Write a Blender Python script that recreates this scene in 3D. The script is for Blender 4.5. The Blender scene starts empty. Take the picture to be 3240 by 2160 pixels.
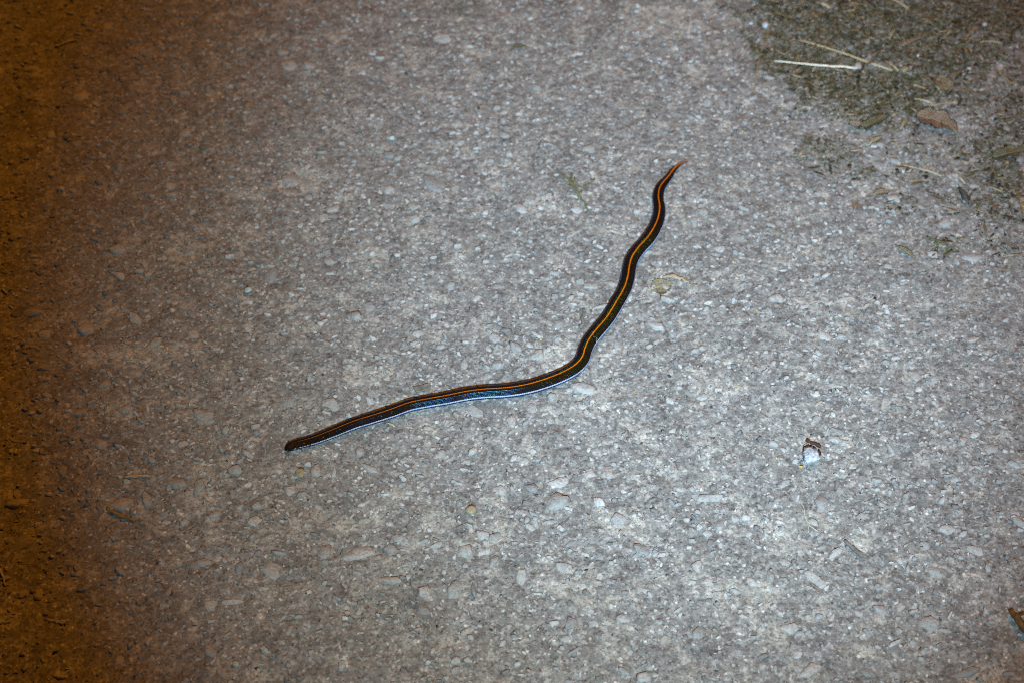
import bpy, bmesh, math, random
import numpy as np
from mathutils import Vector, Matrix

R = math.radians
random.seed(11)
rng = np.random.default_rng(7)
S = bpy.context.scene
C = S.collection

# ------------------------------------------------------------------ camera, world, lamps, exposure
PITCH, DIST, LENS = 50.0, 1.5, 57.0
CAM = Vector((0, -DIST * math.cos(R(PITCH)), DIST * math.sin(R(PITCH))))
cam_d = bpy.data.cameras.new('camera')
cam = bpy.data.objects.new('camera', cam_d)
C.objects.link(cam)
cam.location = CAM
cam.rotation_euler = (R(90 - PITCH), 0, 0)
cam_d.lens = LENS
cam_d.sensor_width = 36
cam_d.clip_start = 0.01
cam_d.clip_end = 500
cam_d.dof.use_dof = True
cam_d.dof.focus_distance = 1.40
cam_d.dof.aperture_fstop = 5.6
S.camera = cam

W = bpy.data.worlds.new('World')
S.world = W
W.use_nodes = True
wn = W.node_tree.nodes
bg = wn['Background']
sky = wn.new('ShaderNodeTexSky')
sky.sky_type = 'NISHITA'
sky.sun_disc = False
sky.sun_elevation = R(-1.5)          # night: the sun is well down
sky.sun_rotation = R(200)
W.node_tree.links.new(sky.outputs[0], bg.inputs[0])
bg.inputs[1].default_value = 0.06

def lamp(name, kind, loc, target, energy, color, radius):
    d = bpy.data.lights.new(name, kind)
    o = bpy.data.objects.new(name, d)
    C.objects.link(o)
    o.location = loc
    o.rotation_euler = (Vector(target) - Vector(loc)).to_track_quat('-Z', 'Y').to_euler()
    d.energy = energy
    d.color = color
    d.shadow_soft_size = radius
    return d

def at(u, v, z=0.0):
    """ground position (metres) seen at photograph position u, v"""
    k = 36.0 / LENS / 3240.0
    a, b = (u - 1620) * k, -(v - 1080) * k
    s, c = math.sin(R(PITCH)), math.cos(R(PITCH))
    d = Vector((a, c + b * s, -s + b * c))
    t = (CAM.z - z) / -d.z
    return Vector((CAM.x + d.x * t, CAM.y + d.y * t, z))

def mpp(u, v):
    return (at(u + 1, v) - at(u, v)).length

# hand torch held below and left of the lens, and the sodium street lamp up the road
TORCH = (0.07, -1.29, 1.22)
torch = lamp('torch_light', 'SPOT', TORCH, at(2285, 625), 244.0, (0.595, 0.81, 1.0), 0.011)
torch.spot_size = R(31.8)
torch.spot_blend = 1.0
spill = lamp('torch_spill', 'SPOT', TORCH, at(1895, 1070), 136.0, (0.79, 0.98, 0.96), 0.011)
spill.spot_size = R(35.2)
spill.spot_blend = 0.95
lamp('street_light', 'POINT', (1.8, 2.6, 5.4), (0, 0, 0), 700.0, (1.0, 0.33, 0.010), 0.30)

S.view_settings.view_transform = 'Standard'
S.view_settings.look = 'None'
S.view_settings.gamma = 1
S.view_settings.exposure = 0.0
S.view_settings.use_curve_mapping = False

S.render.engine = 'CYCLES'
S.cycles.filter_width = 1.1
S.cycles.use_light_tree = False
S.cycles.sample_clamp_direct = 4.0
S.cycles.use_denoising = False      # keep the grain of the road

# ------------------------------------------------------------------ helpers
def link(name, me, mat=None, parent=None):
    o = bpy.data.objects.new(name, me)
    C.objects.link(o)
    if mat is not None and not me.materials:
        me.materials.append(mat)
    if parent is not None:
        o.parent = parent
    return o

GROUPS = {'straw': 'dry straws lying on the road', 'stem': 'thin stems lying on the road', 'leaf': 'dead leaves and leaf scraps on the road',
          'pebble': 'loose pebbles on the road', 'crumb': 'dark crumbs on the road', 'twig': 'twigs and sticks on the road', 'root': 'pale root fibres'}

def tag(o, label, cat, group=None):
    o['label'] = label
    o['category'] = cat
    group = group or GROUPS.get(cat)
    if group:
        o['group'] = group
    return o

def mesh_np(name, V, F, smooth=False, col=None):
    """V (n,3), F (m,3) triangles or (m,4) quads"""
    me = bpy.data.meshes.new(name)
    V = np.asarray(V, dtype=np.float32); F = np.asarray(F, dtype=np.int32)
    m, k = F.shape
    me.vertices.add(len(V)); me.vertices.foreach_set('co', V.ravel())
    me.loops.add(m * k); me.loops.foreach_set('vertex_index', F.ravel())
    me.polygons.add(m)
    me.polygons.foreach_set('loop_start', np.arange(0, m * k, k, dtype=np.int32))
    if smooth:
        me.polygons.foreach_set('use_smooth', np.ones(m, dtype=bool))
    me.update(calc_edges=True)
    if col is not None:
        a = me.color_attributes.new('tint', 'FLOAT_COLOR', 'POINT')
        a.data.foreach_set('color', np.asarray(col, dtype=np.float32).ravel())
    return me

def hash2(ix, iy, seed):
    h = (ix.astype(np.int64) * 374761393 + iy.astype(np.int64) * 668265263 + seed * 974711) & 0xFFFFFFFF
    h = ((h ^ (h >> 13)) * 1274126177) & 0xFFFFFFFF
    h = ((h ^ (h >> 16)) * 2246822519) & 0xFFFFFFFF
    h = h ^ (h >> 15)
    return (h & 0xFFFFFF) / float(0xFFFFFF)

def vn(x, y, s, seed):
    x = np.asarray(x, dtype=np.float64) / s; y = np.asarray(y, dtype=np.float64) / s
    c, q = math.cos(seed * 1.7), math.sin(seed * 1.7)
    x, y = x * c - y * q + seed * 3.1, x * q + y * c - seed * 5.3
    ix, iy = np.floor(x), np.floor(y)
    fx, fy = x - ix, y - iy
    fx = fx * fx * fx * (fx * (fx * 6 - 15) + 10); fy = fy * fy * fy * (fy * (fy * 6 - 15) + 10)
    a = hash2(ix, iy, seed); b = hash2(ix + 1, iy, seed)
    c_ = hash2(ix, iy + 1, seed); d = hash2(ix + 1, iy + 1, seed)
    return ((a * (1 - fx) + b * fx) * (1 - fy) + (c_ * (1 - fx) + d * fx) * fy) * 2 - 1

def sstep(a, b, x):
    t = np.clip((x - a) / (b - a), 0, 1)
    return t * t * (3 - 2 * t)

def flakes(x, y, size, seed):
    """broken plates lying at slightly different tilts (metres of height for a plate slope of 1)"""
    x = np.asarray(x, dtype=np.float64); y = np.asarray(y, dtype=np.float64)
    wx = x + .32 * size * vn(x, y, size * .55, seed + 1); wy = y + .32 * size * vn(x, y, size * .55, seed + 2)
    gx_, gy_ = wx / (size * 1.25), wy / (size * .66)
    ix, iy = np.floor(gx_), np.floor(gy_)
    best = np.full(x.shape, 9.0); h = np.zeros(x.shape)
    for a in (-1, 0, 1):
        for b in (-1, 0, 1):
            cx, cy = ix + a, iy + b
            dx = gx_ - cx - hash2(cx, cy, seed); dy = gy_ - cy - hash2(cx, cy, seed + 7)
            d = dx * dx + dy * dy
            t = (dx * (hash2(cx, cy, seed + 13) - .5) + dy * (hash2(cx, cy, seed + 17) - .5)) * 1.1 + (hash2(cx, cy, seed + 23) - .5) * .55
            m = d < best
            h = np.where(m, t, h); best = np.where(m, d, best)
    return h * size

def hgt(x, y):
    """height of the worn asphalt skin, metres"""
    h = 0.0009 * vn(x, y, .11, 1) + 0.0006 * vn(x, y, .032, 2)
    h = h + 0.00040 * vn(x, y, .0125, 3)
    amount = .55 + .45 * vn(x, y, .045, 9)
    h = h + amount * (.135 * flakes(x, y, .0125, 61) + .15 * flakes(x, y, .0066, 81))
    h = h + 0.00026 * vn(x, y, .0037, 5)
    pit = vn(x, y, .009, 6)
    return h - 0.0006 * sstep(.55, .95, pit)

def h1(p):
    return float(hgt(np.array([p[0]]), np.array([p[1]]))[0])

# ------------------------------------------------------------------ dirt / moss patch in the corner (a stain with its own outline)
PATCHES = [(2820, 60, 430, 150, 1.0), (2590, 190, 190, 110, 1.0), (2760, 290, 260, 110, 1.0), (2960, 160, 260, 170, .9),
           (3190, 60, 160, 120, .9), (2620, 480, 90, 48, .62), (2730, 545, 85, 30, .45), (3170, 560, 110, 150, .75),
           (2850, 640, 60, 50, .45), (3060, 300, 120, 110, .6), (2950, 470, 170, 60, .35), (2990, 775, 90, 40, .45),
           (3130, 700, 70, 60, .4), (2480, 20, 130, 40, .6), (2900, 560, 130, 40, .35), (1460, 20, 70, 40, .5), (2960, 870, 40, 40, .25), (3200, 330, 90, 190, .6), (3090, 470, 110, 70, .5), (3190, 800, 70, 90, .4), (3050, 640, 120, 40, .4), (2450, 150, 60, 80, .5)]
PW = []
for (u, v, ru, rv, s) in PATCHES:
    p = at(u, v); k = mpp(u, v)
    PW.append((p.x, p.y, ru * k, rv * k / 0.68, s))

def soil(x, y):
    m = np.zeros_like(np.asarray(x, dtype=np.float64))
    n = 0.6 * vn(x, y, .05, 31) + .6 * vn(x, y, .02, 32) + .5 * vn(x, y, .009, 33)
    for (px, py, rx, ry, s) in PW:
        d = np.sqrt(((x - px) / rx) ** 2 + ((y - py) / ry) ** 2)
        m = np.maximum(m, s * (1 - sstep(.40, 1.45, d - .42 * n)))
    far = sstep(.52, .75, y - .15 * n) * sstep(.1, .45, x - .1 * n)
    return np.maximum(m, far)

# pale sandy fines lie in these places
DUST = [(2130, 60, 190, 75), (2380, 1900, 150, 90), (2440, 1990, 110, 70), (1450, 1725, 110, 36), (1590, 1712, 80, 40), (1800, 1830, 130, 50),
        (1900, 1895, 90, 36), (2010, 1978, 110, 26), (1960, 1655, 90, 34), (1745, 1145, 80, 34), (1870, 1255, 110, 36), (645, 1490, 60, 42),
        (625, 1600, 90, 46), (1740, 650, 60, 60), (1565, 510, 60, 46), (2090, 905, 60, 42), (2620, 1040, 70, 44), (2500, 1640, 90, 60),
        (2700, 1710, 60, 44), (300, 990, 110, 50), (520, 1120, 120, 40), (350, 1120, 90, 36), (930, 590, 90, 40), (1330, 740, 90, 40),
        (2060, 1480, 120, 44), (1360, 1640, 80, 40), (2250, 1230, 90, 50), (3150, 2150, 120, 40), (620, 760, 110, 40), (1180, 1200, 80, 30)]
DW = []
for (u, v, ru, rv) in DUST:
    p = at(u, v); k = mpp(u, v)
    DW.append((p.x, p.y, ru * k, rv * k / .70))

def dusty(x, y):
    m = np.zeros_like(x)
    n = .5 * vn(x, y, .03, 71) + .4 * vn(x, y, .012, 72)
    for (px, py, rx, ry) in DW:
        m = np.maximum(m, 1 - sstep(.3, 1.35, np.sqrt(((x - px) / rx) ** 2 + ((y - py) / ry) ** 2) - .5 * n))
    return m

# ------------------------------------------------------------------ materials
def M(name):
    m = bpy.data.materials.new(name)
    m.use_nodes = True
    nt = m.node_tree
    b = nt.nodes['Principled BSDF']
    return m, nt, b

def nd(nt, t, **kw):
    n = nt.nodes.new(t)
    for k, v in kw.items():
        if k.startswith('i_'):
            key = k[2:]
            n.inputs[int(key) if key.isdigit() else key.replace('_', ' ')].default_value = v
        else:
            setattr(n, k, v)
    return n

def noise(nt, co, scale, detail=3, rough=.6):
    n = nd(nt, 'ShaderNodeTexNoise')
    n.inputs['Scale'].default_value = scale
    n.inputs['Detail'].default_value = detail
    n.inputs['Roughness'].default_value = rough
    nt.links.new(co, n.inputs['Vector'])
    return n.outputs['Fac']

def voro(nt, co, scale, feat='F1'):
    n = nd(nt, 'ShaderNodeTexVoronoi', feature=feat)
    n.inputs['Scale'].default_value = scale
    nt.links.new(co, n.inputs['Vector'])
    return n

def ramp(nt, fac, stops, mode='LINEAR'):
    n = nd(nt, 'ShaderNodeValToRGB')
    n.color_ramp.interpolation = mode
    e = n.color_ramp.elements
    while len(e) < len(stops):
        e.new(.5)
    for i, (p, c) in enumerate(stops):
        e[i].position = p
        e[i].color = (c, c, c, 1) if not isinstance(c, (tuple, list)) else (*c, 1)
    nt.links.new(fac, n.inputs[0])
    return n.outputs[0]

def mix(nt, fac, a, b, mode='MIX'):
    n = nd(nt, 'ShaderNodeMix', data_type='RGBA', blend_type=mode)
    for sock, v in ((n.inputs[0], fac), (n.inputs[6], a), (n.inputs[7], b)):
        if hasattr(v, 'is_output'):
            nt.links.new(v, sock)
        else:
            sock.default_value = v if not isinstance(v, tuple) else (*v, 1) if len(v) == 3 else v
    return n.outputs[2]

def math_(nt, op, a, b=0.0):
    n = nd(nt, 'ShaderNodeMath', operation=op)
    for sock, v in ((n.inputs[0], a), (n.inputs[1], b)):
        if hasattr(v, 'is_output'):
            nt.links.new(v, sock)
        else:
            sock.default_value = v
    return n.outputs[0]

def bump(nt, b, h, dist, strength=1.0):
    n = nd(nt, 'ShaderNodeBump')
    n.inputs['Strength'].default_value = strength
    n.inputs['Distance'].default_value = dist
    nt.links.new(h, n.inputs['Height'])
    nt.links.new(n.outputs[0], b.inputs['Normal'])

def coords(nt):
    """world position in metres, the same for the road and what is bedded in it"""
    g = nd(nt, 'ShaderNodeNewGeometry')
    return g.outputs['Position']

GREY = (.185, .186, .188)

def make_asphalt():
    m, nt, b = M('worn_asphalt')
    co = coords(nt)
    soil_n = nd(nt, 'ShaderNodeAttribute', attribute_name='soil')
    # binder with fine mineral grain
    g1 = noise(nt, co, 900, 2, .7)
    g2 = noise(nt, co, 260, 4, .7)
    g3 = noise(nt, co, 30, 5, .65)
    base = ramp(nt, g2, [(.28, (.085, .086, .09)), (.46, (.150, .150, .152)), (.6, (.190, .189, .188)), (.78, (.27, .268, .262))])
    base = mix(nt, ramp(nt, g1, [(.42, 0.0), (.75, .75)]), base, (.30, .295, .285))
    base = mix(nt, ramp(nt, g1, [(.24, .7), (.40, 0.0)]), base, (.06, .06, .065))
    # coarse sand grains, each its own tone
    v = voro(nt, co, 520)
    sep = nd(nt, 'ShaderNodeSeparateColor'); nt.links.new(v.outputs['Color'], sep.inputs[0])
    base = mix(nt, ramp(nt, sep.outputs[0], [(.80, 0.0), (.84, .6), (1, .85)]), base, (.31, .31, .315))
    base = mix(nt, ramp(nt, sep.outputs[1], [(.90, 0.0), (.94, .7)]), base, (.075, .072, .07))
    base = mix(nt, ramp(nt, sep.outputs[2], [(.975, 0.0), (.985, .8)]), base, (.52, .52, .52))
    # pale sandy fines lying in the hollows
    big = noise(nt, co, 33, 5, .66)
    fine = noise(nt, co, 380, 3, .75)
    dust = nd(nt, 'ShaderNodeAttribute', attribute_name='dust')
    big = math_(nt, 'ADD', big, math_(nt, 'MULTIPLY', dust.outputs['Fac'], .145))
    sand = math_(nt, 'MULTIPLY', ramp(nt, big, [(.545, 0.0), (.615, 1.0)]), ramp(nt, fine, [(.42, 0.0), (.55, .85)]))
    base = mix(nt, sand, base, (.362, .354, .328))
    # small plates of stone in the binder, each with its own tone and tilt
    wob = nd(nt, 'ShaderNodeTexNoise'); wob.inputs['Scale'].default_value = 300; nt.links.new(co, wob.inputs['Vector'])
    vm = nd(nt, 'ShaderNodeVectorMath', operation='SCALE'); nt.links.new(wob.outputs['Color'], vm.inputs[0]); vm.inputs['Scale'].default_value = .0028
    va = nd(nt, 'ShaderNodeVectorMath', operation='ADD'); nt.links.new(co, va.inputs[0]); nt.links.new(vm.outputs[0], va.inputs[1])
    pv = voro(nt, va.outputs[0], 215)
    ps = nd(nt, 'ShaderNodeSeparateColor'); nt.links.new(pv.outputs['Color'], ps.inputs[0])
    base = mix(nt, 1.0, base, ramp(nt, ps.outputs[0], [(0, (.66, .66, .67)), (.35, (.86, .86, .86)), (.7, (.98, .98, .98)), (1, (1.28, 1.28, 1.28))]), 'MULTIPLY')
    off = nd(nt, 'ShaderNodeVectorMath', operation='SUBTRACT'); nt.links.new(va.outputs[0], off.inputs[0]); nt.links.new(pv.outputs['Position'], off.inputs[1])
    rdir = nd(nt, 'ShaderNodeVectorMath', operation='SUBTRACT'); nt.links.new(pv.outputs['Color'], rdir.inputs[0]); rdir.inputs[1].default_value = (.5, .5, .5)
    dot = nd(nt, 'ShaderNodeVectorMath', operation='DOT_PRODUCT'); nt.links.new(off.outputs[0], dot.inputs[0]); nt.links.new(rdir.outputs[0], dot.inputs[1])
    plate = math_(nt, 'ADD', math_(nt, 'MULTIPLY', dot.outputs['Value'], 520.0), math_(nt, 'MULTIPLY', ps.outputs[1], .45))
    # broad tonal patches
    base = mix(nt, .85, base, ramp(nt, g3, [(.32, (.70, .70, .72)), (.5, (.98, .98, .98)), (.68, (1.16, 1.15, 1.13))]), 'MULTIPLY')
    # wet soil and moss stain
    sp = ramp(nt, noise(nt, co, 300, 3, .7), [(.36, (.014, .016, .005)), (.5, (.046, .050, .017)), (.68, (.14, .138, .08))])
    mk = math_(nt, 'ADD', soil_n.outputs['Fac'], math_(nt, 'MULTIPLY', math_(nt, 'SUBTRACT', noise(nt, co, 105, 5, .75), .5), 2.2))
    sf = ramp(nt, mk, [(.28, 0.0), (.75, .62), (1.25, .95)])
    sf = math_(nt, 'MULTIPLY', sf, ramp(nt, noise(nt, co, 58, 4, .7), [(.36, .42), (.56, 1.0)]))
    sf = math_(nt, 'MULTIPLY', sf, ramp(nt, soil_n.outputs['Fac'], [(.06, 0.0), (.35, 1.0)]))
    base = mix(nt, sf, base, sp)
    nt.links.new(base, b.inputs['Base Color'])
    b.inputs['Roughness'].default_value = .82
    b.inputs['Specular IOR Level'].default_value = .28
    hs = math_(nt, 'ADD', math_(nt, 'MULTIPLY', noise(nt, co, 380, 4, .7), .8), math_(nt, 'MULTIPLY', plate, .75))
    bump(nt, b, hs, .0016, .62)
    return m

def make_stone(obj_random):
    m, nt, b = M('bedded_stone' if obj_random else 'stone_chip')
    co = coords(nt)
    if obj_random:
        oi = nd(nt, 'ShaderNodeObjectInfo')
        tint = ramp(nt, oi.outputs['Random'], [(0, (.262, .264, .271)), (.2, (.325, .324, .324)), (.4, (.195, .198, .205)),
                                               (.6, (.355, .355, .360)), (.78, (.300, .280, .266)), (.90, (.245, .252, .256)), (.97, (.29, .29, .294)), (1, (.44, .44, .45))])
    else:
        a = nd(nt, 'ShaderNodeAttribute', attribute_name='tint')
        tint = a.outputs['Color']
    n1 = noise(nt, co, 420, 4, .75)
    n2 = noise(nt, co, 150, 4, .7)
    c = mix(nt, .8, tint, ramp(nt, n1, [(.28, (.48, .48, .50)), (.5, (.95, .95, .95)), (.72, (1.3, 1.29, 1.26))]), 'MULTIPLY')
    # dust and binder still sticking to the stone
    c = mix(nt, ramp(nt, n2, [(.52, 0.0), (.64, .55)]), c, ramp(nt, noise(nt, co, 330, 3, .7), [(.35, (.10, .10, .10)), (.6, (.215, .21, .20)), (.75, (.32, .31, .28))]))
    nt.links.new(c, b.inputs['Base Color'])
    b.inputs['Roughness'].default_value = .68
    b.inputs['Specular IOR Level'].default_value = .35
    bump(nt, b, noise(nt, co, 420, 4, .7), .0015, .9)
    return m

def make_plain(name, c1, c2, scale=300, rough=.7, spec=.3, stretch=None, bumpd=.0004):
    m, nt, b = M(name)
    tc = nd(nt, 'ShaderNodeTexCoord')
    co = tc.outputs['Object']
    n = noise(nt, co, scale, 3, .65)
    nt.links.new(ramp(nt, n, [(.32, c1), (.68, c2)]), b.inputs['Base Color'])
    b.inputs['Roughness'].default_value = rough
    b.inputs['Specular IOR Level'].default_value = spec
    bump(nt, b, n, bumpd, .8)
    return m

def make_tint(name, rough=.75, spec=.25):
    m, nt, b = M(name)
    a = nd(nt, 'ShaderNodeAttribute', attribute_name='tint')
    co = coords(nt)
    c = mix(nt, .8, a.outputs['Color'], ramp(nt, noise(nt, co, 380, 3, .7), [(.3, .55), (.7, 1.25)]), 'MULTIPLY')
    nt.links.new(c, b.inputs['Base Color'])
    b.inputs['Roughness'].default_value = rough
    b.inputs['Specular IOR Level'].default_value = spec
    return m

ASPHALT = make_asphalt()
STONE = make_stone(True)
CHIP = make_stone(False)
TINT = make_tint('plant_debris')
STRAW = make_plain('dry_straw', (.30, .24, .13), (.48, .42, .28), 160, .55, .35)
WHITE_STRAW = make_plain('bleached_straw', (.55, .56, .48), (.80, .80, .72), 160, .5, .4)
BROWN_STRAW = make_plain('brown_stem', (.17, .10, .03), (.34, .22, .08), 160, .6, .3)
DEAD_LEAF = make_plain('dead_leaf', (.22, .165, .115), (.34, .26, .19), 120, .6, .3)
TAN_LEAF = make_plain('tan_leaf', (.20, .165, .10), (.36, .31, .21), 120, .6, .3)
OLIVE_LEAF = make_plain('withered_leaf', (.11, .10, .055), (.22, .195, .125), 120, .6, .3)
YELLOW_LEAF = make_plain('yellowed_leaf', (.27, .235, .14), (.40, .36, .24), 200, .6, .3)
TWIG = make_plain('twig_bark', (.05, .028, .010), (.17, .085, .025), 220, .7, .25)
GREY_BARK = make_plain('grey_bark', (.15, .14, .12), (.28, .265, .24), 220, .75, .2)
SHADE_MAROON = make_plain('shade_maroon', (.030, .010, .006), (.085, .030, .012), 220, .7, .25)  # shadow colour for the strips modelled round the quartz lump
GREY_WOOD = make_plain('grey_wood', (.075, .072, .062), (.17, .165, .15), 220, .75, .2)
MOSS_STEM = make_plain('moss_stem', (.075, .072, .028), (.17, .158, .07), 260, .7, .25)
MOSS_GREEN = make_plain('green_moss', (.055, .062, .022), (.13, .138, .06), 260, .7, .25)
PALE_PEBBLE = make_plain('pale_pebble', (.30, .315, .34), (.50, .52, .56), 240, .55, .4)
BLUE_PEBBLE = make_plain('blue_grey_pebble', (.26, .33, .36), (.42, .50, .53), 240, .5, .4)
TAN_PEBBLE = make_plain('tan_pebble', (.19, .165, .11), (.28, .245, .17), 240, .6, .35)
QUARTZ = make_plain('quartz_lump', (.09, .105, .13), (.46, .48, .53), 300, .45, .5, bumpd=.0022)
DARK_BIT = make_plain('dark_crumb', (.012, .010, .010), (.04, .03, .03), 260, .7, .3)
EYE = make_plain('snake_eye', (.004, .004, .008), (.008, .008, .016), 100, .06, 1.0)
FIBRE = make_plain('root_fibre', (.30, .28, .22), (.44, .42, .35), 200, .6, .3)
THREAD = make_plain('pale_thread', (.22, .225, .225), (.34, .345, .345), 300, .6, .3)

# ------------------------------------------------------------------ the road: one sheet, dense where the picture looks
def axis(lo, hi, step, far, g=1.28):
    c = list(np.arange(lo, hi + 1e-9, step))
    a, s = hi, step
    up = []
    while a < far:
        s *= g; a += s; up.append(a)
    a, s = lo, step
    dn = []
    while a > -far:
        s *= g; a -= s; dn.append(a)
    return np.array(dn[::-1] + c + up)

# ------------------------------------------------------------------ crushed stones
def hull_stone(n, seed, flat=3.0):
    r = random.Random(seed)
    bm = bmesh.new()
    for i in range(n):
        z = r.uniform(-1, 1); a = r.uniform(0, 6.283)
        q = math.sqrt(1 - z * z)
        d = Vector((q * math.cos(a), q * math.sin(a), z))
        k = (abs(d.x) ** flat + abs(d.y) ** flat + abs(d.z) ** flat) ** (-1 / flat)
        bm.verts.new(d * k * .5 * r.uniform(.84, 1.04))
    res = bmesh.ops.convex_hull(bm, input=bm.verts)
    bmesh.ops.delete(bm, geom=[v for v in bm.verts if not v.link_faces], context='VERTS')
    bmesh.ops.triangulate(bm, faces=bm.faces)
    bmesh.ops.recalc_face_normals(bm, faces=bm.faces)
    bm.verts.index_update()
    V = np.array([v.co[:] for v in bm.verts]); Fx = np.array([[v.index for v in f.verts] for f in bm.faces])
    bm.free()
    V[:, :2] /= np.abs(V[:, :2]).max(0) * 2
    V[:, 2] /= V[:, 2].max() * 2
    return V, Fx

def crushed(n, seed):
    """broken stone: an irregular many-sided block with a worn, tilted top"""
    r = random.Random(seed)
    while True:
        cuts = sorted(r.uniform(0, 6.283) for _ in range(n))
        gaps = [b - a for a, b in zip(cuts, cuts[1:])] + [6.283 - cuts[-1] + cuts[0]]
        if min(gaps) > .28 and max(gaps) < 2.0: break
    k = r.uniform(2.0, 3.4)
    ring = []
    for a in cuts:
        c, q = math.cos(a), math.sin(a)
        m = (abs(c) ** k + abs(q) ** k) ** (-1 / k) * r.uniform(.66, 1.06)
        ring.append((c * m, q * m))
    tx, ty = r.uniform(-.12, .12), r.uniform(-.12, .12)
    V = [(x, y, -.5) for x, y in ring]
    V += [(x * 1.02, y * 1.02, .10 + r.uniform(-.08, .08)) for x, y in ring]
    V += [(x * .90, y * .90, .36 + tx * x + ty * y + r.uniform(-.05, .05)) for x, y in ring]
    V += [(x * .72, y * .72, .46 + tx * x + ty * y + r.uniform(-.05, .05)) for x, y in ring]
    V.append((r.uniform(-.1, .1), r.uniform(-.1, .1), .50 + r.uniform(-.03, .05)))
    F = []
    for lev in range(3):
        for a in range(n):
            b = (a + 1) % n
            p, q, u, w = lev * n + a, lev * n + b, (lev + 1) * n + b, (lev + 1) * n + a
            F += [(p, q, u), (p, u, w)]
    for a in range(n):
        F.append((3 * n + a, 3 * n + (a + 1) % n, 4 * n))
    V = np.array(V); V[:, :2] /= np.abs(V[:, :2]).max(0) * 2
    return V, np.array(F)

LARGE = [crushed(r_n, 100 + i) for i, r_n in enumerate((7, 8, 6, 7, 9, 8, 6, 8, 7, 9, 6, 7, 8, 7))]
MID = [crushed(n_, 200 + i) for i, n_ in enumerate((5, 6, 4, 5, 6, 5, 4, 6, 5, 6, 5, 4))]
SMALL = [hull_stone(7, 300 + i, 3.2) for i in range(10)]

# stones one can recognise in the photograph: place, width, height there, tilt
SEEN = [(376,789,64,32,0),(425,1007,66,28,-35),(487,1087,60,28,35),(647,1312,78,42,-30),(248,1303,60,28,5),(328,1218,42,28,15),
(317,1400,52,36,-30),(142,1161,52,22,0),(106,990,74,28,0),(395,1294,52,26,20),(780,1032,42,38,0),(850,871,58,50,0),(905,1268,60,46,-10),
(716,1363,24,28,0),(271,1041,50,38,10),(606,1055,46,34,-10),(629,1539,42,50,80),(744,1484,46,28,0),(386,1592,80,52,10),(464,1578,32,50,-70),
(914,1548,46,38,0),(868,1803,92,58,-25),(643,1777,56,28,10),(69,1715,92,48,25),(1019,1741,62,50,-20),(657,1908,50,36,-15),(735,1899,70,18,5),
(808,1649,50,36,0),(55,1591,72,30,12),(758,1796,28,36,80),(560,1527,68,38,-10),(124,1881,28,34,0),(680,1624,42,28,20),
(1130,1752,104,46,12),(1231,1736,42,32,25),(1261,1704,36,24,0),(1475,1743,46,50,50),(1755,1587,92,50,18),(1677,1543,50,24,-8),
(1759,1527,80,28,10),(1580,1548,46,30,0),(1443,1867,68,68,20),(1342,1872,42,42,-20),(1337,1927,56,32,-35),(1238,1835,72,24,-5),
(1787,1793,60,36,-30),(2030,1738,56,42,-30),(1649,1830,36,60,80),(1805,1968,42,46,-40),(1957,1642,50,38,-20),(1865,1495,50,36,-20),
(1920,1490,56,46,-15),(1498,1862,18,52,-80),(1521,1688,46,28,-25),(2587,1832,88,32,-40),(2210,2002,50,42,20),(2789,1927,56,28,-20),
(2936,1973,82,46,10),(2500,1982,60,38,5),(2564,2115,82,32,25),(2743,2120,46,42,0),(2642,1748,50,24,30),(2275,1665,36,42,75),
(2247,1573,86,24,5),(2484,1775,38,28,-15),(2954,1803,60,28,-30),(2435,1816,28,42,-75),(2247,1715,26,20,0),(2201,1791,38,34,0),
(2927,1720,34,24,-10),(3000,1674,60,32,-10),(2601,1587,46,50,0),(2376,1839,46,24,-30),(3055,2126,104,28,14),(3087,1736,60,28,-25),
(1374,583,86,48,-40),(1663,629,68,40,-10),(1645,657,46,26,-30),(1310,652,38,28,-30),(1231,601,38,32,0),(1310,693,42,24,10),(1227,489,42,20,-5),
(1590,425,42,20,-25),(1401,119,60,36,-10),(257,312,60,36,0),(895,163,46,20,0),(909,207,66,40,0),(978,207,46,28,-25),(657,108,56,28,0),
(583,294,42,22,0),(583,422,42,30,0),(537,588,50,28,-10),(918,569,50,48,-50),(96,223,52,20,5),(158,427,36,28,0),(505,505,40,28,-10),(1015,689,36,28,0),
(1046,1278,60,46,0),(1505,1303,70,40,-42),(1139,1427,26,28,0),(1395,1433,32,20,0),(1171,1480,60,22,-25),(999,1486,34,36,0),(1014,1320,28,20,-20),
(1698,1124,44,36,0),(1628,1096,48,20,-25),(1567,1070,42,28,-25),(1469,1150,28,44,80),(1572,1152,46,26,-10),(1614,1332,38,40,0),(1761,1026,40,28,-20),
(1684,1288,30,32,-30),(1747,1258,30,24,-30),(1845,1228,80,36,-12),(1681,1166,32,20,0),(2075,1032,62,26,-25),(2456,944,50,22,-5),(3079,812,78,42,0),
(2987,704,44,32,0),(2604,1060,52,30,-20),(1870,905,50,24,5),(2112,952,48,14,-15),(1165,970,44,30,10),(1120,1000,50,26,-20),(1420,905,40,24,0)]

rows = []          # x, y, L, W, T, rot, proto class, protrusion
taken = []
cell = {}
def free(x, y, r):
    i, j = int(math.floor(x / .02)), int(math.floor(y / .02))
    for a in range(i - 1, i + 2):
        for b in range(j - 1, j + 2):
            for (px, py, pr) in cell.get((a, b), ()):
                if (px - x) ** 2 + (py - y) ** 2 < ((pr + r) * .84) ** 2:
                    return False
    cell.setdefault((i, j), []).append((x, y, r))
    return True

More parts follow.
